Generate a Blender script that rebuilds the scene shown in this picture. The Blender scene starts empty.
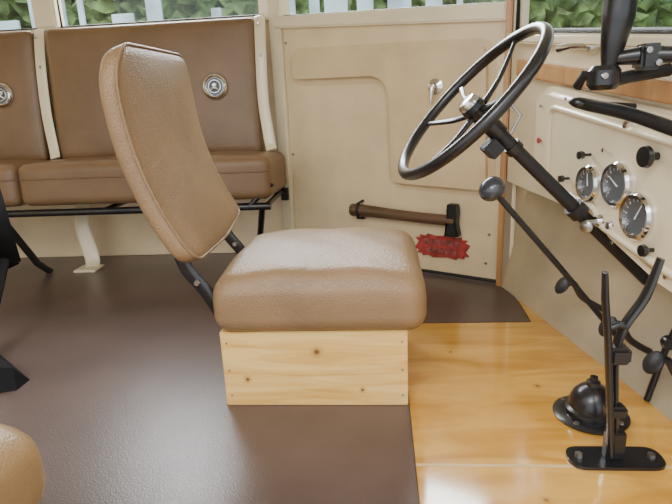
import bpy, bmesh, math, random
from mathutils import Vector, Matrix, Euler
random.seed(4)
V=Vector
COL=bpy.context.scene.collection

# ------------------------------------------------------------ materials
def new_mat(name):
    m=bpy.data.materials.new(name); m.use_nodes=True
    nt=m.node_tree; b=nt.nodes["Principled BSDF"]
    return m,nt,b
def mat(name,col,rough=.5,metal=0,var=.0,vscale=6,bump=0,bscale=300,coat=0,btype='noise',spec=.5,wrinkle=0):
    m,nt,b=new_mat(name)
    b.inputs["Roughness"].default_value=rough; b.inputs["Metallic"].default_value=metal
    b.inputs["Coat Weight"].default_value=coat; b.inputs["Coat Roughness"].default_value=.15
    b.inputs["Specular IOR Level"].default_value=spec
    tc=nt.nodes.new("ShaderNodeTexCoord")
    n=nt.nodes.new("ShaderNodeTexNoise"); n.inputs["Scale"].default_value=vscale; n.inputs["Detail"].default_value=5
    nt.links.new(tc.outputs["Object"],n.inputs["Vector"])
    r=nt.nodes.new("ShaderNodeValToRGB")
    r.color_ramp.elements[0].position=.3; r.color_ramp.elements[1].position=.7
    r.color_ramp.elements[0].color=tuple(c*(1-var) for c in col)+(1,)
    r.color_ramp.elements[1].color=tuple(min(1,c*(1+var)) for c in col)+(1,)
    nt.links.new(n.outputs["Fac"],r.inputs[0]); nt.links.new(r.outputs[0],b.inputs["Base Color"])
    if bump:
        bp=nt.nodes.new("ShaderNodeBump"); bp.inputs["Strength"].default_value=bump; bp.inputs["Distance"].default_value=.002
        if btype=='voronoi':
            t=nt.nodes.new("ShaderNodeTexVoronoi"); o=t.outputs["Distance"]
        else:
            t=nt.nodes.new("ShaderNodeTexNoise"); o=t.outputs["Fac"]
        t.inputs["Scale"].default_value=bscale
        nt.links.new(tc.outputs["Object"],t.inputs["Vector"])
        nt.links.new(o,bp.inputs["Height"]); nt.links.new(bp.outputs[0],b.inputs["Normal"])
        if wrinkle:
            w2=nt.nodes.new("ShaderNodeTexNoise"); w2.inputs["Scale"].default_value=13; w2.inputs["Detail"].default_value=3; w2.inputs["Distortion"].default_value=1.5
            nt.links.new(tc.outputs["Object"],w2.inputs["Vector"])
            b2=nt.nodes.new("ShaderNodeBump"); b2.inputs["Strength"].default_value=wrinkle; b2.inputs["Distance"].default_value=.01
            nt.links.new(w2.outputs["Fac"],b2.inputs["Height"]); nt.links.new(b2.outputs[0],bp.inputs["Normal"])
    return m
def wood(name,c1,c2,knot,scale=(1.5,9,9),rough=.35,coat=.3,spots=()):
    m,nt,b=new_mat(name)
    b.inputs["Roughness"].default_value=rough; b.inputs["Coat Weight"].default_value=coat; b.inputs["Coat Roughness"].default_value=.10
    tc=nt.nodes.new("ShaderNodeTexCoord"); mp=nt.nodes.new("ShaderNodeMapping"); mp.inputs["Scale"].default_value=scale
    nt.links.new(tc.outputs["Object"],mp.inputs[0])
    n=nt.nodes.new("ShaderNodeTexNoise"); n.inputs["Scale"].default_value=2.2; n.inputs["Detail"].default_value=7; n.inputs["Distortion"].default_value=1.2
    nt.links.new(mp.outputs[0],n.inputs["Vector"])
    r=nt.nodes.new("ShaderNodeValToRGB"); r.color_ramp.elements[0].position=.34; r.color_ramp.elements[1].position=.6
    r.color_ramp.elements[0].color=c1+(1,); r.color_ramp.elements[1].color=c2+(1,)
    nt.links.new(n.outputs["Fac"],r.inputs[0]); out=r.outputs[0]
    for (px,py,pz,rad) in spots:      # wood knots: dark core, warm halo
        v=nt.nodes.new("ShaderNodeVectorMath"); v.operation='DISTANCE'; v.inputs[1].default_value=(px,py,pz)
        nt.links.new(tc.outputs["Object"],v.inputs[0])
        dv=nt.nodes.new("ShaderNodeMath"); dv.operation='DIVIDE'; dv.inputs[1].default_value=rad*3
        nt.links.new(v.outputs["Value"],dv.inputs[0])
        r2=nt.nodes.new("ShaderNodeValToRGB"); r2.color_ramp.elements[0].position=.22; r2.color_ramp.elements[1].position=1
        r2.color_ramp.elements[0].color=(.95,.95,.95,1); r2.color_ramp.elements[1].color=(0,0,0,1)
        e_=r2.color_ramp.elements.new(.40); e_.color=(.32,.32,.32,1)
        nt.links.new(dv.outputs[0],r2.inputs[0])
        mx=nt.nodes.new("ShaderNodeMix"); mx.data_type='RGBA'; mx.inputs[7].default_value=knot+(1,)
        nt.links.new(r2.outputs[0],mx.inputs[0]); nt.links.new(out,mx.inputs[6]); out=mx.outputs[2]
    nt.links.new(out,b.inputs["Base Color"])
    return m
VINYL=mat("brown_vinyl",(.205,.122,.060),.36,var=.12,vscale=5,bump=.3,bscale=260,btype='voronoi',wrinkle=.12)
VINYL2=mat("tan_brown_vinyl",(.265,.162,.079),.36,var=.14,vscale=5,bump=.5,bscale=260,btype='voronoi',wrinkle=.16)
VINYL3=mat("tan_vinyl",(.36,.225,.105),.38,var=.08,vscale=5,bump=.25,bscale=260,btype='voronoi',wrinkle=.08)
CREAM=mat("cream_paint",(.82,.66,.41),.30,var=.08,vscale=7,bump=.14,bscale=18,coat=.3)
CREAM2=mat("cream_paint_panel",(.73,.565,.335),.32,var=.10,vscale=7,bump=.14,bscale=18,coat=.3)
IVORY=mat("ivory_paint",(.86,.76,.53),.28,var=.06,vscale=6,bump=.05,bscale=20,coat=.3)
TOE=mat("darker_cream_paint",(.66,.56,.39),.5,var=.10,vscale=6,bump=.1,bscale=30)  # darker cream with a duller finish, for the toe board
MAT_FLOOR=mat("brown_rubber_mat",(.108,.073,.062),.29,var=.16,vscale=4,bump=.18,bscale=260,btype='voronoi')
BLACK=mat("black_enamel",(.010,.010,.012),.30,var=.2,vscale=9,coat=.25)
BLACKM=mat("black_satin",(.014,.014,.016),.5,var=.2,vscale=9,bump=.2,bscale=90)
BLACKR=mat("black_matt_rubber",(.010,.010,.011),.85,var=.2,vscale=9,bump=.2,bscale=90,spec=.15)
CHROME=mat("chrome",(.72,.72,.73),.12,metal=1,var=.05)
STEEL=mat("dull_steel",(.42,.41,.39),.35,metal=1,var=.15,vscale=20)
DIAL=mat("dial_face",(.10,.108,.115),.3,var=.1)
WHITE=mat("white_marks",(.75,.75,.73),.5,var=.02)
RED=mat("dull_red_paint",(.40,.05,.045),.45,var=.35,vscale=40)
PALEM=mat("worn_red_marks",(.27,.08,.075),.6,var=.6,vscale=60)
PINE=wood("pine",(.69,.365,.075),(.87,.585,.20),(.18,.06,.018),scale=(1.2,6,13),rough=.42,coat=.15,spots=((-.345,1.205,.075,.005),(-.165,1.205,.150,.007),(-.055,1.205,.045,.004)))
PLY=wood("varnished_plywood",(.55,.255,.036),(.73,.40,.085),(.30,.12,.02),scale=(1.2,5.5,3),rough=.15,coat=1,spots=((.40,1.30,0,.006),(.30,.88,0,.005),(.2,1.5,0,.004)))
TRIMW=wood("trim_wood",(.42,.20,.07),(.55,.30,.12),(.2,.08,.02),scale=(6,6,1.5))
HANDLEW=wood("dark_handle_wood",(.07,.037,.02),(.14,.078,.042),(.1,.05,.02),scale=(1.5,14,14),coat=0,rough=.5)
m,nt,b=new_mat("window_glass")
nt.nodes.remove(b); o=nt.nodes["Material Output"]
tr=nt.nodes.new("ShaderNodeBsdfTransparent"); tr.inputs[0].default_value=(.95,.98,.97,1)
gl=nt.nodes.new("ShaderNodeBsdfGlossy"); gl.inputs["Roughness"].default_value=.02
mx=nt.nodes.new("ShaderNodeMixShader"); mx.inputs[0].default_value=.05
nt.links.new(tr.outputs[0],mx.inputs[1]); nt.links.new(gl.outputs[0],mx.inputs[2]); nt.links.new(mx.outputs[0],o.inputs[0])
GLASS=m
LEAF=mat("hedge_leaves",(.12,.20,.065),.7,var=.8,vscale=5,bump=1,bscale=30)
PALE=mat("pale_blue_boards",(.45,.60,.69),.6,var=.4,vscale=3)
GRAVEL=mat("gravel",(.40,.38,.34),.9,var=.3,vscale=30,bump=.5,bscale=60)

# ------------------------------------------------------------ mesh helpers
def obj_from_bm(name,bm,mt,parent=None,loc=None,rot=None,smooth=True,M=None,label=None):
    me=bpy.data.meshes.new(name); bmesh.ops.recalc_face_normals(bm,faces=bm.faces); bm.to_mesh(me); bm.free()
    if smooth:
        for p in me.polygons: p.use_smooth=True
    me.materials.append(mt)
    ob=bpy.data.objects.new(name,me); COL.objects.link(ob)
    if M is not None: ob.matrix_world=M
    if loc is not None: ob.location=loc
    if rot is not None: ob.rotation_euler=rot
    if parent is not None: attach(ob,parent)
    if label: ob["label"]=label
    return ob
def attach(ob,parent):
    bpy.context.view_layer.update()
    mw=ob.matrix_world.copy()
    ob.parent=parent; ob.matrix_parent_inverse=parent.matrix_world.inverted()
    ob.matrix_world=mw
def top(name,label,cat,loc=(0,0,0)):
    e=bpy.data.objects.new(name,None); e.empty_display_size=.05; COL.objects.link(e); e.location=loc
    e["label"]=label; e["category"]=cat
    bpy.context.view_layer.update()
    return e
def tag(ob,label,cat=None,kind=None):
    ob["label"]=label
    if cat: ob["category"]=cat
    if kind: ob["kind"]=kind
    return ob
def sharp(ob,ang=40):
    me=ob.data
    bm=bmesh.new(); bm.from_mesh(me)
    for e in bm.edges:
        if len(e.link_faces)==2 and e.calc_face_angle(0)>math.radians(ang): e.smooth=False
    bm.to_mesh(me); bm.free()
    return ob
def box_bm(sx,sy,sz,c=(0,0,0),bev=.003,seg=2):
    bm=bmesh.new(); bmesh.ops.create_cube(bm,size=1)
    for v in bm.verts: v.co=V((v.co.x*sx+c[0],v.co.y*sy+c[1],v.co.z*sz+c[2]))
    if bev: bmesh.ops.bevel(bm,geom=bm.edges[:],offset=bev,segments=seg,affect='EDGES')
    return bm
def box(name,x0,x1,y0,y1,z0,z1,mt,parent=None,bev=.003,M=None,label=None):
    bm=box_bm(x1-x0,y1-y0,z1-z0,((x0+x1)/2,(y0+y1)/2,(z0+z1)/2),bev)
    return sharp(obj_from_bm(name,bm,mt,parent,M=M,label=label))
def rbox_bm(sx,sy,sz,r,n=18,fn=None):
    bm=bmesh.new(); bmesh.ops.create_cube(bm,size=2)
    bmesh.ops.subdivide_edges(bm,edges=bm.edges[:],cuts=n,use_grid_fill=True)
    h=V((sx/2,sy/2,sz/2))
    for v in bm.verts:
        q=V([math.sin(c*math.pi/2)*.5+c*.5 for c in v.co])
        p=V((q.x*h.x,q.y*h.y,q.z*h.z))
        i=V([max(-(h[k]-r),min(h[k]-r,p[k])) for k in range(3)])
        d=p-i
        if d.length>1e-6: p=i+d.normalized()*r
        if fn: p=fn(p,h)
        v.co=p
    return bm
def sweep_bm(pts,r,seg=12,closed=False,bm=None,cap=True,flat=None):
    pts=[V(p) for p in pts]; n=len(pts)
    rs=r if isinstance(r,(list,tuple)) else [r]*n
    bm=bm or bmesh.new(); rings=[]
    up=None
    for i,p in enumerate(pts):
        if closed: t=(pts[(i+1)%n]-pts[i-1])
        else: t=(pts[min(i+1,n-1)]-pts[max(i-1,0)])
        t.normalize()
        if up is None:
            up=V((0,0,1)) if abs(t.z)<.9 else V((1,0,0))
        a=t.cross(up).normalized(); u=a.cross(t).normalized(); up=u
        fx,fy=flat if flat else (1,1)
        rings.append([bm.verts.new(p+(a*math.cos(2*math.pi*k/seg)*fx+u*math.sin(2*math.pi*k/seg)*fy)*rs[i]) for k in range(seg)])
    m=n if closed else n-1
    for i in range(m):
        A=rings[i];B=rings[(i+1)%n]
        for k in range(seg):
            bm.faces.new((A[k],A[(k+1)%seg],B[(k+1)%seg],B[k]))
    if not closed and cap:
        bm.faces.new(rings[0][::-1]); bm.faces.new(rings[-1])
    return bm
def smooth_path(pts,rs,sub=6):
    """catmull-rom resample"""
    P=[V(p) for p in pts]; n=len(P)
    R=rs if isinstance(rs,(list,tuple)) else [rs]*n
    out=[];ro=[]
    for i in range(n-1):
        a=P[max(i-1,0)];b=P[i];c=P[i+1];d_=P[min(i+2,n-1)]
        for k in range(sub):
            t=k/sub
            out.append(.5*((2*b)+(c-a)*t+(2*a-5*b+4*c-d_)*t*t+(3*b-a-3*c+d_)*t**3)); ro.append(R[i]*(1-t)+R[i+1]*t)
    out.append(P[-1]); ro.append(R[-1])
    return out,ro
def sweep(name,pts,r,mt,parent=None,seg=12,closed=False,M=None,flat=None,label=None,curve=False):
    if curve: pts,r=smooth_path(pts,r)
    return sharp(obj_from_bm(name,sweep_bm(pts,r,seg,closed,flat=flat),mt,parent,M=M,label=label),50)
def lathe_bm(prof,seg=32,bm=None):
    bm=bm or bmesh.new(); rings=[]
    for (r,z) in prof:
        if r<1e-6: rings.append([bm.verts.new((0,0,z))])
        else: rings.append([bm.verts.new((r*math.cos(2*math.pi*k/seg),r*math.sin(2*math.pi*k/seg),z)) for k in range(seg)])
    for A,B in zip(rings,rings[1:]):
        if len(A)==1 and len(B)==1: continue
        for k in range(seg):
            k2=(k+1)%seg
            if len(A)==1: bm.faces.new((A[0],B[k],B[k2]))
            elif len(B)==1: bm.faces.new((A[k],A[k2],B[0]))
            else: bm.faces.new((A[k],A[k2],B[k2],B[k]))
    return bm
def axisM(p,d):
    q=V(d).normalized().to_track_quat('Z','Y')
    return Matrix.Translation(V(p))@q.to_matrix().to_4x4()
def lathe(name,prof,p,d,mt,parent=None,seg=32,label=None):
    return sharp(obj_from_bm(name,lathe_bm(prof,seg),mt,parent,M=axisM(p,d),label=label),35)
def round_poly(pts,r,seg=6):
    out=[];n=len(pts)
    for i in range(n):
        p=V(pts[i]);a=(V(pts[i-1])-p);b=(V(pts[(i+1)%n])-p)
        rr=min(r,a.length*.45,b.length*.45)
        s=p+a.normalized()*rr; e=p+b.normalized()*rr
        for k in range(seg+1):
            t=k/seg; out.append(s*(1-t)**2+p*2*t*(1-t)+e*t*t)
    return out
def plate(name,poly,y0,y1,mt,parent=None,M=None,bev=.004,r=0,label=None,seg=2,rs=6):
    pts=round_poly([V((p[0],p[1])) for p in poly],r,rs) if r else [V(p) for p in poly]
    bm=bmesh.new()
    f=bm.faces.new([bm.verts.new((p.x,y0,p.y)) for p in pts])
    ex=bmesh.ops.extrude_face_region(bm,geom=[f])
    for g in ex['geom']:
        if isinstance(g,bmesh.types.BMVert): g.co.y=y1
    if bev:
        es=[e for e in bm.edges if abs(e.verts[0].co.y-y0)<1e-6 and abs(e.verts[1].co.y-y0)<1e-6]
        bmesh.ops.bevel(bm,geom=es,offset=bev,segments=seg,affect='EDGES')
    return sharp(obj_from_bm(name,bm,mt,parent,M=M,label=label),35)

# ------------------------------------------------------------ frames of the cab
d=V((.8695,-.494,0)).normalized()
MD=Matrix(((d.x,-d.y,0,-.45),(d.y,d.x,0,2.62),(0,0,1,0),(0,0,0,1)))   # door wall: local x along, -y into the cab
e=V((.184,-.983,0)).normalized()
MF=Matrix(((e.x,-e.y,0,.417),(e.y,e.x,0,2.05),(0,0,1,0),(0,0,0,1)))   # dash plane: local x towards near side
def DW(s,y,z): return MD@V((s,y,z))
def FW(s,y,z): return MF@V((s,y,z))

# ------------------------------------------------------------ structure
tag(box("floor",-2.5,.95,-.15,2.75,-.06,-.006,mat("floor_board",(.2,.13,.08),.6,var=.1),bev=0),"cab floor boards under the mats",kind="structure")
fm=bmesh.new()
poly=[(-2.5,-.15),(.06,-.15),(.06,1.72),(.49,1.72),(.50,2.05),(.46,2.095),(-.43,2.60),(-.45,2.645),(-2.5,2.645)]
f=fm.faces.new([fm.verts.new((x,y,-.006)) for x,y in poly])
ex=bmesh.ops.extrude_face_region(fm,geom=[f])
for g in ex['geom']:
    if isinstance(g,bmesh.types.BMVert): g.co.z=.001
fm_o=sharp(obj_from_bm("floor_mat",fm,MAT_FLOOR)); tag(fm_o,"dark brown semi-gloss rubber mat covering the cab floor","floor mat")
def flat(name,poly,z0,z1,mt):
    bm=bmesh.new(); f=bm.faces.new([bm.verts.new((x,y,z0)) for x,y in poly])
    ex=bmesh.ops.extrude_face_region(bm,geom=[f])
    for g in ex['geom']:
        if isinstance(g,bmesh.types.BMVert): g.co.z=z1
    return sharp(obj_from_bm(name,bm,mt))
tag(flat("floor_panel",[(.062,.982),(.68,.982),(.57,1.70),(.54,2.05),(.505,2.06),(.495,1.715),(.062,1.715)],-.006,0,PLY),"glossy varnished plywood floor panel beside the driver seat","floor panel")
tag(flat("floor_panel",[(.062,-.15),(.87,-.15),(.685,.975),(.062,.975)],-.006,0,PLY),"glossy varnished plywood floor panel nearest the open doorway","floor panel")
tag(flat("trim_1",[(.062,.975),(.685,.975),(.68,.982),(.062,.982)],-.006,.001,mat("pale_strip",(.66,.48,.24),.4,var=.1)),"pale joint strip between plywood floor panels",kind="structure")

tag(box("wall_back",-2.5,-.44,2.65,2.70,0,1.115,CREAM,bev=.004),"cream painted steel cab wall behind the bench",kind="structure")
tag(box("trim_2",-2.5,-.44,2.625,2.70,1.105,1.125,IVORY,bev=.006),"cream window sill above the bench",kind="structure")
for i,(x0,x1) in enumerate(((-1.60,-1.49),(-.53,-.42))):
    tag(box("trim_%d"%(3+i),x0,x1,2.62,2.70,1.125,1.75,IVORY,bev=.008),"cream window pillar",kind="structure")
tag(box("ceiling",-2.5,2.2,.35,2.75,1.75,1.78,IVORY,bev=0),"cream painted cab roof",kind="structure")
tag(box("wall_left",-2.55,-2.5,-.15,2.70,-.06,1.78,CREAM,bev=0),"cream painted cab partition",kind="structure")
def window(nm,x0,x1,y,z0,z1,M=None,lab="cab side window with thin black seal",zr=None):
    zr=z0 if zr is None else zr   # lower edge may slope
    w=top(nm,lab,"window"); w["kind"]="structure"; del w["category"]
    bm=bmesh.new(); bm.faces.new([bm.verts.new(p) for p in ((x0,y,z0),(x1,y,zr),(x1,y,z1),(x0,y,z1))])
    obj_from_bm("glass_pane",bm,GLASS,w,M=M,smooth=False)
    sweep("window_seal",[V((x0,y,z0)),V((x1,y,zr)),V((x1,y,z1)),V((x0,y,z1))],.008,BLACKM,w,M=M,closed=True,seg=8)
    return w
window("window_1",-1.49,-.53,2.66,1.13,1.75)
window("window_2",-2.5,-1.60,2.66,1.13,1.75)

# door wall
door=top("door_1","cream steel cab door with pressed panel and chrome handle","door",MD.translation); door["kind"]="structure"; del door["category"]
plate("door_skin",[(.03,.008),(1.05,.008),(1.05,1.035),(.03,1.105)],0,.045,CREAM,door,M=MD,bev=.006)
Lp=[(.065,.975),(1.015,.935),(1.03,.35),(.565,.365),(.555,.80),(.065,.81)]
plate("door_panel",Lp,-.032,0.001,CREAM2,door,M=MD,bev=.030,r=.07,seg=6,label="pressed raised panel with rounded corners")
plate("door_sill",[(.0,1.065),(1.05,.985),(1.05,1.045),(.0,1.115)],-.026,.05,IVORY,door,M=MD,bev=.006)
sweep("bottom_seal",[V((.03,-.004,.012)),V((1.05,-.004,.012))],.007,BLACKM,door,M=MD,seg=8)
h=lathe("door_handle",[(0,.0),(.030,0),(.030,.006),(.012,.012),(.010,.035),(.0,.037)],DW(.792,-.030,.775),MD.to_3x3()@V((0,-1,0)),CHROME,door)
sweep("handle_lever",[DW(.792,-.063,.775),DW(.792,-.070,.755),DW(.788,-.070,.715)],[.010,.009,.006],CHROME,door,label="chrome lever")
for (s,z) in ((.045,.05),(.045,.5),(.045,1.0),(1.0,.08),(1.01,.2)):
    lathe("screw",[(0,.004),(.005,.003),(.006,0)],DW(s,-.001,z),MD.to_3x3()@V((0,-1,0)),STEEL,door,seg=10)
window("window_3",.02,1.05,.02,1.115,1.75,M=MD,lab="door window with thin black seal",zr=1.045)
tag(plate("trim_5",[(-.035,0),(.03,0),(.03,1.75),(-.035,1.75)],-.02,.06,IVORY,M=MD,bev=.006),"cream painted door pillar",kind="structure")
tag(plate("trim_6",[(1.052,0),(1.074,0),(1.074,1.75),(1.052,1.75)],-.030,.05,TRIMW,M=MD,bev=.004),"varnished wooden door pillar strip",kind="structure")
tag(plate("trim_7",[(1.075,0),(1.11,0),(1.11,1.75),(1.075,1.75)],-.015,.05,IVORY,M=MD,bev=.004),"cream corner pillar",kind="structure")
lt=top("door_latch","small black latch striker on the door pillar","latch",DW(-.01,-.02,.33))
box("latch_body",-.015,.02,-.045,-.021,.28,.34,BLACKM,lt,M=MD)

# front wall
tag(plate("wall_front",[(-.0,.42),(1.9,.36),(1.9,.70),(.15,.905),(-.0,.921)],.057,.09,IVORY,M=MF,bev=.004),"cream painted front bulkhead",kind="structure")
bm=bmesh.new()
vs=[bm.verts.new(p) for p in ((-.0,.055,-.005),(1.9,.085,-.005),(1.9,.30,.38),(-.0,.14,.38),(-.0,.09,.43),(1.9,.09,.43),(-.0,.14,.43),(1.9,.30,.43))]
bm.faces.new(vs[:4]); bm.faces.new((vs[3],vs[2],vs[7],vs[6])); bm.faces.new((vs[6],vs[7],vs[5],vs[4]))
bm.faces.new((vs[0],vs[3],vs[6],bm.verts.new((-.0,.055,.43))))
ex=bmesh.ops.solidify(bm,geom=bm.faces[:],thickness=.01)
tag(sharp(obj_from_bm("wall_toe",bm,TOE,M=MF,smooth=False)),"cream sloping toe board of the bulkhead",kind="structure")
tag(plate("trim_8",[(.10,.795),(1.9,.580),(1.9,.618),(.10,.846)],.03,.056,TRIMW,M=MF,bev=.004),"varnished wood strip below the windscreen",kind="structure")
tag(plate("trim_9",[(-.0,.910),(.15,.893),(1.9,.69),(1.9,.72),(.15,.923),(-.0,.940)],.03,.10,IVORY,M=MF,bev=.006),"cream windscreen sill",kind="structure")
window("window_4",.01,1.9,.07,.945,1.75,M=MF,lab="windscreen with thin black seal",zr=.73)

# ------------------------------------------------------------ bench
bench=top("bench","long brown vinyl passenger bench on a black steel frame","bench",(-1.2,2.4,0))
def seat_fn(dome):
    def fn(p,h):
        if p.z>0:
            p=p.copy(); p.z+=dome*(1-(p.x/h.x)**6)*(1-(p.y/h.y)**4)*(p.z/h.z)
        return p
    return fn
def seat(x0,x1):
    bm=rbox_bm(x1-x0,.42,.180,.036,20,seat_fn(.016))
    obj_from_bm("seat_cushion",bm,VINYL,bench,loc=((x0+x1)/2,2.40,.436),rot=(math.radians(-3),0,0))
    pts=round_poly([V((x0+.003,2.191)),V((x1-.003,2.191)),V((x1-.003,2.60)),V((x0+.003,2.60))],.036)
    sweep("cushion_piping",[V((p.x,p.y,.485+.05*(p.y-2.4))) for p in pts],.0035,VINYL,bench,closed=True,seg=8)
seat(-1.549,-.450); seat(-2.45,-1.551)
def back(x0,x1):
    def fn(p,h):
        p=p.copy()
        p.y-=.014*(1-(p.x/h.x)**4)*(1-(p.z/h.z)**4)*(-p.y/h.y) if p.y<0 else 0
        return p
    bm=rbox_bm(x1-x0,.06,.60,.020,18,fn)
    obj_from_bm("backrest",bm,VINYL,bench,loc=((x0+x1)/2,2.56,.815),rot=(math.radians(-6),0,0))
back(-1.530,-.545); back(-2.45,-1.59)
for x in (-1.56,-.520):
    sweep("back_strap",[(x,2.605,1.115),(x,2.58,1.10),(x,2.545,.95),(x,2.522,.75),(x+.02,2.495,.58),(x+.03,2.478,.535)],.025,IVORY,bench,flat=(1,.25),seg=16,label="cream painted metal strap",curve=True)
    for z in (.6,.95,1.08):
        lathe("strap_screw",[(0,.004),(.005,.003),(.007,0)],(x,2.520+.05*(z-.6),z),(0,-1,0),STEEL,bench,seg=10)
for x,z in ((-.735,.825),(-1.76,.835)):
    c=V((x,2.512,z)); dr=V((0,-1,.1))
    lathe("grab_rose",[(.036,.001),(.040,.010),(.046,.014),(.054,.010),(.060,.0),(.06,-.01)],c,dr,CHROME,bench,label="round chrome grab rose rim",seg=48)
    lathe("rose_face",[(0,.003),(.037,.002)],c,dr,DIAL,bench)
    lathe("rose_ring",[(.024,.002),(.026,.008),(.029,.008),(.031,.002)],c,dr,CHROME,bench,seg=40)
    lathe("rose_knob",[(0,.022),(.008,.020),(.013,.012),(.016,.003)],c+V((0,0,.006)),dr,CHROME,bench,seg=20)
    sweep("rose_figure",[c+V((-.016,-.008,-.016)),c+V((-.007,-.016,-.006)),c+V((.007,-.016,-.006)),c+V((.016,-.008,-.016))],.006,CHROME,bench,seg=10)
def bar(a,b,r=.014,par=None,mt=BLACK,nm="frame_rail"): return sweep(nm,[a,b],r,mt,par,seg=12)
bar((-2.45,2.215,.325),(-.46,2.215,.325),.016,bench)
bar((-2.45,2.58,.325),(-.46,2.58,.325),.014,bench)
for x in (-1.95,-1.2,-.48): bar((x,2.215,.325),(x,2.60,.325),.012,bench,nm="frame_crossbar")
bar((-.447,2.22,.42),(-.56,2.21,.32),.011,bench,nm="frame_brace")
sweep("bench_leg",[(-1.475,2.55,.32),(-1.465,2.49,.20),(-1.425,2.46,.05),(-1.415,2.43,.012)],.036,IVORY,bench,flat=(1,.2),seg=14,label="cream flat steel leg",curve=True)
box("leg_foot",-1.475,-1.365,2.36,2.46,.001,.012,IVORY,bench,label="cream flat foot")
sweep("bench_leg",[(-1.69,2.22,.33),(-1.63,2.34,.06),(-1.60,2.38,.004)],.017,BLACK,bench,label="black tube leg")
sweep("bench_leg",[(-.50,2.23,.32),(-.56,2.40,.15),(-.60,2.5,.004)],.014,BLACK,bench,label="black tube leg")

# ------------------------------------------------------------ driver seat
ds=top("driver_seat","brown vinyl driver seat on a pine box","seat",(-.17,1.41,0))
def pbox(nm,*a): return box(nm,*a,PINE,ds,bev=.002)
pbox("base_front_board",-.405,.058,1.205,1.223,.001,.205)
pbox("base_back_board",-.405,.058,1.585,1.603,.001,.205)
pbox("base_side_board",.040,.058,1.223,1.585,.001,.205)
pbox("base_side_board",-.405,-.387,1.223,1.585,.001,.205)
for x in (-.39,.045):
    for z in (.03,.10,.175):
        lathe("nail_head",[(0,.001),(.0025,.0008),(.003,0)],(x,1.205,z),(0,-1,0),STEEL,ds,seg=8)
def cfn(p,h):
    p=p.copy()
    u=max(0,p.z/h.z); u=u*u*(3-2*u)          # smooth weight, 0 at mid height, 1 on top
    ax=min(1,abs(p.x/h.x)); ay=min(1,abs(p.y/h.y))
    dz=.028*(1-ax**2.6)*(1-ay**2.6)-.010*(ax**6)*(ay**2)-.006*ay**6+.0025*math.sin(p.x*31+p.y*9)*math.sin(p.y*22)
    s=1-.024*u
    return V((p.x*s,p.y*s,p.z+dz*u))
bm=rbox_bm(.520,.487,.152,.045,30,cfn)
obj_from_bm("seat_cushion",bm,VINYL2,ds,loc=(-.155,1.420,.280))
def bfn(p,h):
    p=p.copy()
    R=.15 if p.y>0 else .10
    if p.z>h.z-R:
        q=min(1,(p.z-(h.z-R))/R); w=(h.y-R+R*math.sqrt(max(0,1-q*q*.90)))/h.y; p.y*=w
    R=.05
    if p.z<-(h.z-R):
        q=min(1,(-(h.z-R)-p.z)/R); w=(h.y-R+R*math.sqrt(max(0,1-q*q*.9)))/h.y; p.y*=w
    p.z+=.030*max(0,p.y/h.y)*max(0,-p.z/h.z)
    if p.x>0: p.x+=.026*(1-abs(p.y/h.y)**2.5)*(1-abs(p.z/h.z)**4)*min(1,p.x/h.x)
    p.x+= .050*((p.z/h.z)**2)
    return p
bm=rbox_bm(.054,.50,.525,.024,28,bfn)
BR=obj_from_bm("backrest",bm,VINYL2,ds,loc=(-.565,1.437,.622),rot=(0,math.radians(-14.5),0))
bpy.context.view_layer.update()
def bp(y,z,side=1):
    return BR.matrix_world@bfn(V((.0225*side,y,z)),V((.027,.25,.2625)))
loop=round_poly([V((-.246,-.255)),V((.246,-.255)),V((.246,.257)),V((-.246,.257))],.02,4)
dense=[]
for i in range(len(loop)):
    a=loop[i];b=loop[(i+1)%len(loop)];nn=max(1,int((b-a).length/.02))
    for k in range(nn): dense.append(a+(b-a)*k/nn)
sweep("backrest_piping",[bp(p.x,p.y) for p in dense],.0036,VINYL2,ds,closed=True,seg=8)
for y in (1.235,1.60):
    sweep("seat_bracket",[(-.495,y,.42),(-.477,y,.36),(-.435,y,.30),(-.40,y,.235),(-.36,y,.212)],.018,BLACK,ds,flat=(.45,1),seg=12,label="black steel hinge bracket",curve=True)
    lathe("bracket_bolt",[(0,.012),(.007,.012),(.008,0)],(-.452,y-.006,.33),(0,-1,0),STEEL,ds,seg=6)

# ------------------------------------------------------------ near passenger seat (corner)
ps=top("passenger_seat","tan vinyl seat on a pine box beside the doorway","seat",(-.72,.38,0))
bm=rbox_bm(.46,.44,.15,.05,20,cfn)
obj_from_bm("seat_cushion",bm,VINYL3,ps,loc=(-.702,.415,.281))
box("seat_base",-.905,-.50,.22,.59,.001,.205,PINE,ps)

# black folding frame at the far side of the mat
ff=top("folding_seat","folded black steel jump seat frame standing on the mat","seat frame",(-1.35,1.6,0))
bmp=box_bm(.03,.20,.36,(0,0,0),.010,3)
obj_from_bm("seat_panel",bmp,BLACKR,ff,loc=(-1.335,1.70,.40),rot=(0,math.radians(-4),0))
sweep("frame_leg",[(-1.31,1.70,.26),(-1.27,1.55,.14),(-1.22,1.40,.03)],.024,BLACKR,ff,label="slanted black leg",flat=(1,.6))
wedge=bmesh.new()
w=[wedge.verts.new(p) for p in ((-1.36,1.16,.001),(-1.03,1.28,.001),(-1.03,1.34,.001),(-1.36,1.60,.001),(-1.36,1.24,.11),(-1.36,1.50,.11),(-1.05,1.31,.055))]
wedge.faces.new((w[0],w[1],w[2],w[3])); wedge.faces.new((w[0],w[1],w[6],w[4])); wedge.faces.new((w[3],w[2],w[6],w[5])); wedge.faces.new((w[1],w[2],w[6])); wedge.faces.new((w[4],w[6],w[5])); wedge.faces.new((w[0],w[3],w[5],w[4]))
obj_from_bm("frame_foot",wedge,BLACKR,ff,smooth=False)

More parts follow.
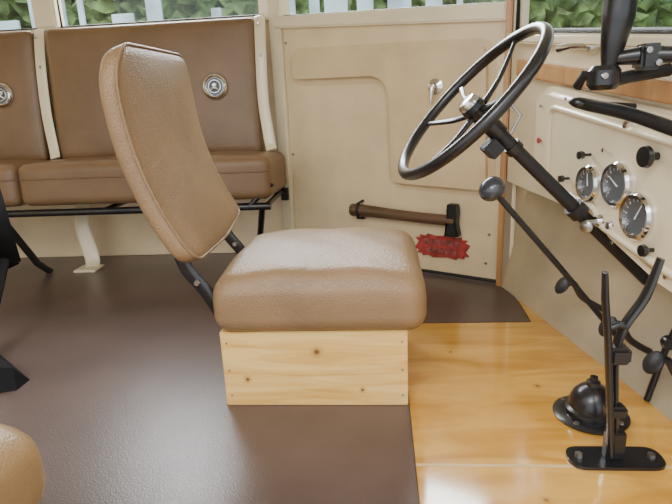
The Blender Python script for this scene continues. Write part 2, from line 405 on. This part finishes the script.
# ------------------------------------------------------------ steering wheel + column
C0=V((.214,1.35,.724)); N=V((.70,.115,-.68)).normalized()
sw=top("steering_wheel","large black steering wheel on a black column","steering wheel",C0)
RR=.220
MW=axisM(C0,-N)
pts=[V((RR*math.cos(2*math.pi*k/96),RR*math.sin(2*math.pi*k/96),0)) for k in range(96)]
sweep("wheel_rim",pts,.0138,BLACK,sw,seg=16,closed=True,M=MW)
for k in range(4):
    a=math.radians(20+90*k)
    dv=V((math.cos(a),math.sin(a),0))
    sweep("wheel_spoke",[dv*.03+V((0,0,-.03)),dv*.10+V((0,0,-.026)),dv*.17+V((0,0,-.012)),dv*.215],[.010,.008,.0065,.0065],BLACK,sw,M=MW,flat=(1.2,.7),curve=True)
lathe("wheel_hub",[(0,-.07),(.022,-.07),(.024,-.03),(.030,-.02),(.028,-.005),(.0,-.004)],C0,-N,BLACK,sw)
lathe("horn_button",[(.028,-.012),(.028,.002),(.022,.010),(.0,.014)],C0,-N,CHROME,sw,label="chrome horn button")
sweep("hub_lever",[V((0,0,.004)),V((-.03,.01,.012)),V((-.085,.03,.014))],[.006,.005,.007],STEEL,sw,M=axisM(C0,-N),label="short steel control lever")
sc=top("steering_column","black steering column running down under the dashboard","steering column",C0+N*.3)
sweep("column_tube",[C0+N*.075,C0+N*.10,C0+N*.86],.017,BLACKM,sc,seg=20)
sweep("column_collar",[C0+N*.072,C0+N*.11],.023,BLACK,sc,seg=24)
sweep("column_collar",[C0+N*.15,C0+N*.17],.022,BLACK,sc,seg=24)
box("switch_box",-.02,.02,-.055,-.018,-.02,.02,BLACKM,sc,M=axisM(C0+N*.12,-N))
sweep("column_clamp",[C0+N*.385,C0+N*.415],.025,BLACKM,sc,seg=24)
sweep("stalk",[C0+N*.135,C0+N*.15+V((.02,.0,.07)),C0+N*.13+V((.0,.02,.10))],.004,STEEL,sc,seg=8,label="thin steel stalk")
# ------------------------------------------------------------ dashboard
db=top("dashboard","cream painted steel dashboard with round gauges and knobs","dashboard",FW(.7,0,.5))
plate("dash_panel",[(.31,.455),(.30,.73),(.36,.757),(.9,.685),(1.55,.60),(1.55,.27),(.95,.335),(.69,.385),(.665,.450)],0,.055,IVORY,db,M=MF,bev=.022,r=.03,seg=5)
rc=[(.42,.475),(.41,.70),(.9,.635),(1.4,.57),(1.4,.33),(.95,.370),(.70,.415),(.67,.455)]
pts=[V((p.x,.0,p.y)) for p in round_poly([V(q) for q in rc],.04)]
sweep("dash_moulding",pts,.009,IVORY,db,M=MF,closed=True,seg=8)
nF=MF.to_3x3()@V((0,-1,0))
def on(s,z,y=0): return FW(s,y,z)
def gauge(s,z,r,ang):
    c=on(s,z)
    g=lathe("gauge",[(r+.008,0),(r+.008,.008),(r+.003,.014),(r-.004,.012),(r-.005,.003)],c,nF,CHROME,db,seg=48,label="round gauge with chrome bezel")
    lathe("gauge_dial",[(0,.004),(r-.004,.004)],c,nF,DIAL,g,seg=48)
    bm=bmesh.new()
    for k in range(13):
        a=math.radians(-40+k*260/12)
        rad0,rad1=r*.72,r*.86
        t=V((math.cos(a),0,math.sin(a))); w=V((-t.z,0,t.x))*(.0010 if k%2 else .0016)
        q=[t*rad0-w,t*rad1-w,t*rad1+w,t*rad0+w]
        bm.faces.new([bm.verts.new(V((s,-.0048,z))+x) for x in q])
    obj_from_bm("gauge_marks",bm,WHITE,g,smooth=False,M=MF)
    a=math.radians(ang); t=V((math.cos(a),0,math.sin(a)))
    sweep("gauge_needle",[V((s,-.006,z))-t*r*.15,V((s,-.006,z))+t*r*.7],[.0020,.001],WHITE,g,M=MF,seg=6)
gauge(.640,.510,.040,100); gauge(.757,.525,.046,150); gauge(.840,.466,.046,60)
def knob(s,z,r,l,mt,nm="dash_knob",lab="black dash knob"):
    lathe(nm,[(r*.35,0),(r*.35,l*.5),(r*.8,l*.55),(r,l*.7),(r*.9,l*.95),(0,l)],on(s,z),nF,mt,db,seg=24,label=lab)
knob(.880,.603,.024,.035,BLACK); knob(.635,.583,.011,.035,BLACK); knob(.54,.51,.010,.03,BLACK)
knob(.90,.405,.014,.03,BLACK); knob(.787,.664,.009,.02,CHROME,lab="small chrome dash button"); knob(.70,.60,.006,.012,CHROME,lab="small chrome dash button")
knob(.365,.60,.009,.010,RED,"warning_lamp","small red warning lamp")
lathe("ignition_lock",[(0,.014),(.012,.014),(.016,.006),(.018,0)],on(.70,.425),nF,CHROME,db,label="chrome ignition lock")
kb=lathe_bm([(0,.0015),(.015,.0015),(.016,0),(.015,-.0015),(0,-.0015)],20)
obj_from_bm("key_bow",kb,STEEL,db,M=axisM(FW(.70,-.036,.412),V((-.6,-.8,0))),label="steel key bow")
box("ignition_key",-.0025,.0025,-.040,-.010,-.005,.005,STEEL,db,M=MF@Matrix.Translation((.70,0,.425)),bev=.001)
lathe("ignition_lock",[(0,.010),(.009,.010),(.012,.004),(.013,0)],on(.745,.424),nF,CHROME,db,label="chrome ignition lock")
for s,z in ((.36,.70),(.36,.49),(.50,.72),(.66,.69),(.80,.69),(.76,.385),(.95,.36)):
    knob(s,z,.005,.006,STEEL,"dash_screw","steel screw")

# ------------------------------------------------------------ windscreen controls
wm=top("wiper_motor","black wiper motor with tall handle fixed beside the windscreen","wiper motor",FW(.80,-.05,.80))
sweep("motor_handle",[(.482,1.20,.97),(.482,1.20,.93),(.480,1.20,.88),(.475,1.20,.83),(.471,1.2,.79),(.469,1.2,.765)],[.026,.031,.031,.024,.016,.014],BLACK,wm,seg=20,curve=True)
lathe("motor_body",[(0,-.024),(.024,-.024),(.032,-.014),(.032,.014),(.024,.024),(0,.024)],(.462,1.2,.765),(0,0,1),BLACK,wm)
sweep("motor_arm",[(.462,1.2,.765),(.43,1.22,.772),(.425,1.24,.75)],.011,BLACK,wm)
sweep("motor_arm",[(.47,1.2,.80),(.53,1.18,.805),(.59,1.15,.80),(.66,1.10,.79)],[.012,.018,.015,.015],BLACK,wm)
sweep("motor_bracket",[(.462,1.2,.755),(.52,1.22,.765),(.60,1.22,.775)],.013,BLACKM,wm)
box("motor_clamp",.515,.555,1.155,1.205,.775,.825,BLACK,wm,bev=.006)
for p in ((.525,1.155,.812),(.545,1.155,.788),(.452,1.170,.768)):
    lathe("clamp_screw",[(0,.006),(.006,.005),(.007,0)],p,(0,-1,0),STEEL,wm,seg=10)
rl=top("grab_rail","smooth black grab rail along the dashboard top","grab rail",FW(.75,-.05,.7))
sweep("rail_tube",[(.418,1.26,.720),(.430,1.25,.717),(.455,1.24,.710),(.50,1.15,.692),(.56,1.02,.655),(.63,.85,.61)],[.006,.014,.016,.016,.016,.016],BLACK,rl,seg=16,curve=True,flat=(1.1,.85))
for k in range(2):
    p=V((.455,1.24,.712)).lerp(V((.56,1.02,.655)),k)
    sweep("rail_bracket",[p,p+V((.10,.02,-.01))],.008,BLACK,rl)
cp=top("sill_catch","small chrome catch on the windscreen sill","catch",FW(.47,.03,.85))
lathe("catch_base",[(0,.01),(.020,.01),(.022,0)],FW(.52,.055,.850),nF,CHROME,cp)
sweep("catch_lever",[FW(.52,.04,.850),FW(.48,.015,.855),FW(.43,.005,.853)],[.008,.008,.012],CHROME,cp)

# ------------------------------------------------------------ gear lever, handbrake, pedals
gl_=top("gear_lever","long black gear lever with ball knob","gear lever",(.575,1.35,.15))
k0=V((.255,1.25,.534)); k1=V((.625,1.37,.10))
sweep("lever_rod",[k0,k0.lerp(k1,.5)+V((0,0,.004)),k1],.0074,BLACKM,gl_)
bm=bmesh.new(); bmesh.ops.create_uvsphere(bm,u_segments=28,v_segments=18,radius=.031)
for v in bm.verts: v.co.z*=.85
obj_from_bm("lever_knob",bm,mat("dark_knob",(.03,.035,.045),.25,var=.1,coat=.5),gl_,M=axisM(k0,k0-k1))
hb=top("handbrake","black steel twin-bar handbrake lever bolted to the floor","handbrake",(.47,1.0,0))
bmf=bmesh.new()
ring=round_poly([V((.378,.965)),V((.568,.965)),V((.568,1.035)),V((.378,1.035))],.034)
f=bmf.faces.new([bmf.verts.new((p.x,p.y,.001)) for p in ring]); ex=bmesh.ops.extrude_face_region(bmf,geom=[f])
for g in ex['geom']:
    if isinstance(g,bmesh.types.BMVert): g.co.z=.008
sharp(obj_from_bm("base_plate",bmf,BLACK,hb))
for x in (.40,.545):
    lathe("base_bolt",[(0,.008),(.008,.008),(.009,0)],(x,1.0,.008),(0,0,1),STEEL,hb,seg=6)
box("lever_bracket",.450,.488,.988,1.012,.007,.070,BLACK,hb)
sweep("ratchet_bar",[(.460,.992,.02),(.447,.992,.15),(.432,.992,.28),(.420,.992,.36),(.415,.992,.415)],[.012,.011,.011,.011,.009],BLACK,hb,flat=(1,.6))
sweep("lever_arm",[(.474,1.008,.03),(.462,1.008,.15),(.456,1.008,.235),(.466,1.008,.295),(.500,1.008,.36),(.520,1.008,.435)],[.013,.012,.012,.013,.013,.010],BLACK,hb,flat=(1.1,.6),curve=True)
sweep("lever_trigger",[(.432,1.0,.295),(.452,1.0,.305),(.470,1.0,.30)],.007,BLACK,hb)
box("lever_collar",.438,.478,.982,1.018,.225,.260,BLACK,hb,bev=.006)
box("lever_collar",.444,.484,.984,1.016,.105,.13,BLACK,hb,bev=.006)
rod=top("floor_boot","low black domed boot with collar on a wide flange","floor boot",(.485,1.165,0))
lathe("boot",[(.0,.001),(.082,.001),(.084,.005),(.079,.008),(.058,.010),(.057,.022),(.050,.026),(.049,.044),(.042,.060),(.029,.074),(.016,.080),(.015,.090),(.009,.092),(.009,.102),(0,.104)],(.485,1.165,0),(0,0,1),BLACK,rod,seg=48)
for k in range(4):
    a=math.pi/4+k*math.pi/2
    lathe("boot_bolt",[(0,.006),(.006,.006),(.007,0)],(.485+.069*math.cos(a),1.165+.069*math.sin(a),.007),(0,0,1),STEEL,rod,seg=6)
def pedal(y,z,x,lab):
    p=top("pedal",lab,"pedal",(x,y,z))
    bmq=lathe_bm([(0,.004),(.026,.004),(.029,0),(.026,-.004),(0,-.004)],24)
    obj_from_bm("pedal_pad",bmq,BLACKM,p,M=axisM((x,y,z),(-.8,-.1,.55)))
    sweep("pedal_arm",[(x+.004,y,z-.003),(x+.03,y,z+.005),(x+.06,y,z-.04),(x+.13,y+.01,z-.085)],.009,BLACK,p,curve=True)
    p["group"]="floor pedals"
pedal(1.52,.20,.52,"round black pedal pad on a bent steel arm")
pedal(1.305,.165,.565,"round black pedal pad on a bent steel arm")
pedal(1.16,.14,.61,"round black pedal pad on a bent steel arm")
lk=top("control_linkage","black control rod with boss standing at the toe board","linkage",(.66,1.22,.0))
sweep("linkage_rod",[(.640,1.225,.004),(.665,1.22,.14),(.705,1.215,.28)],.008,BLACK,lk)
lathe("linkage_boss",[(0,-.010),(.015,-.010),(.018,0),(.015,.010),(0,.010)],(.670,1.22,.16),(0,1,0),BLACK,lk)

# ------------------------------------------------------------ hatchet and red sign on the door
hm=top("hatchet","old hatchet with worn wooden handle hung on the door","hatchet",DW(.65,-.035,.255))
sweep("hatchet_handle",[(.39,-.035,.262),(.395,-.035,.262),(.47,-.035,.262),(.60,-.035,.257),(.75,-.035,.253),(.880,-.035,.253)],[.020,.026,.024,.021,.020,.020],HANDLEW,hm,M=MD,flat=(1,1.1),seg=14,curve=True)
plate("hatchet_head",[(.848,.320),(.890,.320),(.894,.285),(.890,.240),(.902,.190),(.836,.184),(.850,.240),(.850,.285)],-.053,-.017,BLACKM,hm,M=MD,bev=.008,r=.008)
sweep("hatchet_clip",[(.43,-.002,.30),(.43,-.05,.295),(.43,-.062,.26),(.43,-.05,.23),(.43,-.002,.22)],.006,BLACKM,hm,M=MD)
rs=top("burst_sign","dull red ragged-edged metal plaque below the hatchet","plaque",DW(.82,-.01,.15))
P=[]
K=14
for k in range(K*2):
    a=2*math.pi*k/(K*2)+.1; q=1.06 if k%2==0 else .90
    cx=math.cos(a); sx=math.sin(a)
    P.append((.812+.116*q*math.copysign(abs(cx)**.55,cx),.130+.048*q*math.copysign(abs(sx)**.5,sx)))
plate("plaque_plate",P,-.012,-.001,RED,rs,M=MD,bev=.002)
bm=bmesh.new()
for row,(x0,n,zc) in enumerate(((.737,6,.149),(.752,5,.113))):
    for i in range(n):
        xc=x0+i*.0275+.006
        b2=box_bm(.019,.003,.024,(xc,-.0135,zc),.001,1); me=bpy.data.meshes.new("t"); b2.to_mesh(me); b2.free(); bm.from_mesh(me)
obj_from_bm("raised_blocks",bm,PALEM,rs,M=MD,smooth=False)

# ------------------------------------------------------------ outside
tag(box("ground",-14,16,-6,16,-.75,-.70,GRAVEL,bev=0),"gravel ground around the vehicle",kind="structure")
def hedge(x0,y0,x1,y1,h,lab):
    bm=bmesh.new(); nx,nz=160,50
    g=[]
    dr=V((x1-x0,y1-y0,0)); nn=V((-dr.y,dr.x,0)).normalized()
    for i in range(nx+1):
        row=[]
        for j in range(nz+1):
            p=V((x0,y0,-.7))+dr*i/nx+V((0,0,1))*h*j/nz+nn*random.uniform(-.18,.18)
            p.z+=random.uniform(-.1,.1) if j else 0
            row.append(bm.verts.new(p))
        g.append(row)
    for i in range(nx):
        for j in range(nz): bm.faces.new((g[i][j],g[i+1][j],g[i+1][j+1],g[i][j+1]))
    o=obj_from_bm("hedge",bm,LEAF,smooth=False); tag(o,lab,"hedge",kind="stuff")
hedge(-9,8,7.0,8.5,3.4,"tall leafy green hedge beyond the side windows")
hedge(7.6,8.0,5.5,-4,3.2,"tall leafy green hedge beyond the windscreen")
x=-3.4
while x<1.0:
    wd=random.choice((.05,.09,.14,.20)); 
    b_=box("fence_board",x,x+wd,5.0,5.03,-.7,random.choice((1.46,1.55,1.7,2.2)),PALE,bev=.004)
    tag(b_,"pale blue upright fence board","fence board"); b_["group"]="pale boards outside the side windows"
    x+=wd+random.choice((.04,.08,.12))

# ------------------------------------------------------------ light
w=bpy.data.worlds.new("sky"); bpy.context.scene.world=w; w.use_nodes=True
bg=w.node_tree.nodes["Background"]; bg.inputs[0].default_value=(.93,.96,1,1); bg.inputs[1].default_value=2.1
def area(loc,target,sx,sy,power,col=(1,1,1)):
    l=bpy.data.lights.new("light","AREA"); l.shape='RECTANGLE'; l.size=sx; l.size_y=sy; l.energy=power; l.color=col
    o=bpy.data.objects.new("daylight_lamp",l); COL.objects.link(o); o.location=loc
    o.rotation_euler=(V(target)-V(loc)).to_track_quat('-Z','Y').to_euler()
area((-1.0,-1.5,2.5),(.1,1.8,.3),1.3,1.2,50,(1,.98,.94))
area((-.7,3.9,2.4),(-.4,1.0,0),3.0,.9,300,(.92,.96,1))
s=bpy.data.lights.new("sun","SUN"); s.energy=1.0; s.angle=.5; so=bpy.data.objects.new("sun_lamp",s); COL.objects.link(so)
so.rotation_euler=(math.radians(35),math.radians(12),math.radians(-20))

# ------------------------------------------------------------ camera
th,psi,ro=map(math.radians,(15.9,5,2.7))
F=V((-math.sin(psi)*math.cos(th),math.cos(psi)*math.cos(th),-math.sin(th)))
R0=V((math.cos(psi),math.sin(psi),0)); U0=R0.cross(F)
R=R0*math.cos(ro)-U0*math.sin(ro); U=U0*math.cos(ro)+R0*math.sin(ro)
cam=bpy.data.cameras.new("camera"); co=bpy.data.objects.new("camera",cam); COL.objects.link(co)
M=Matrix.Identity(4)
for i in range(3): M[i][0]=R[i];M[i][1]=U[i];M[i][2]=-F[i]
M.translation=V((0,0,.75)); co.matrix_world=M
cam.sensor_width=36; cam.lens=540/672*36; cam.clip_start=.02
bpy.context.scene.camera=co
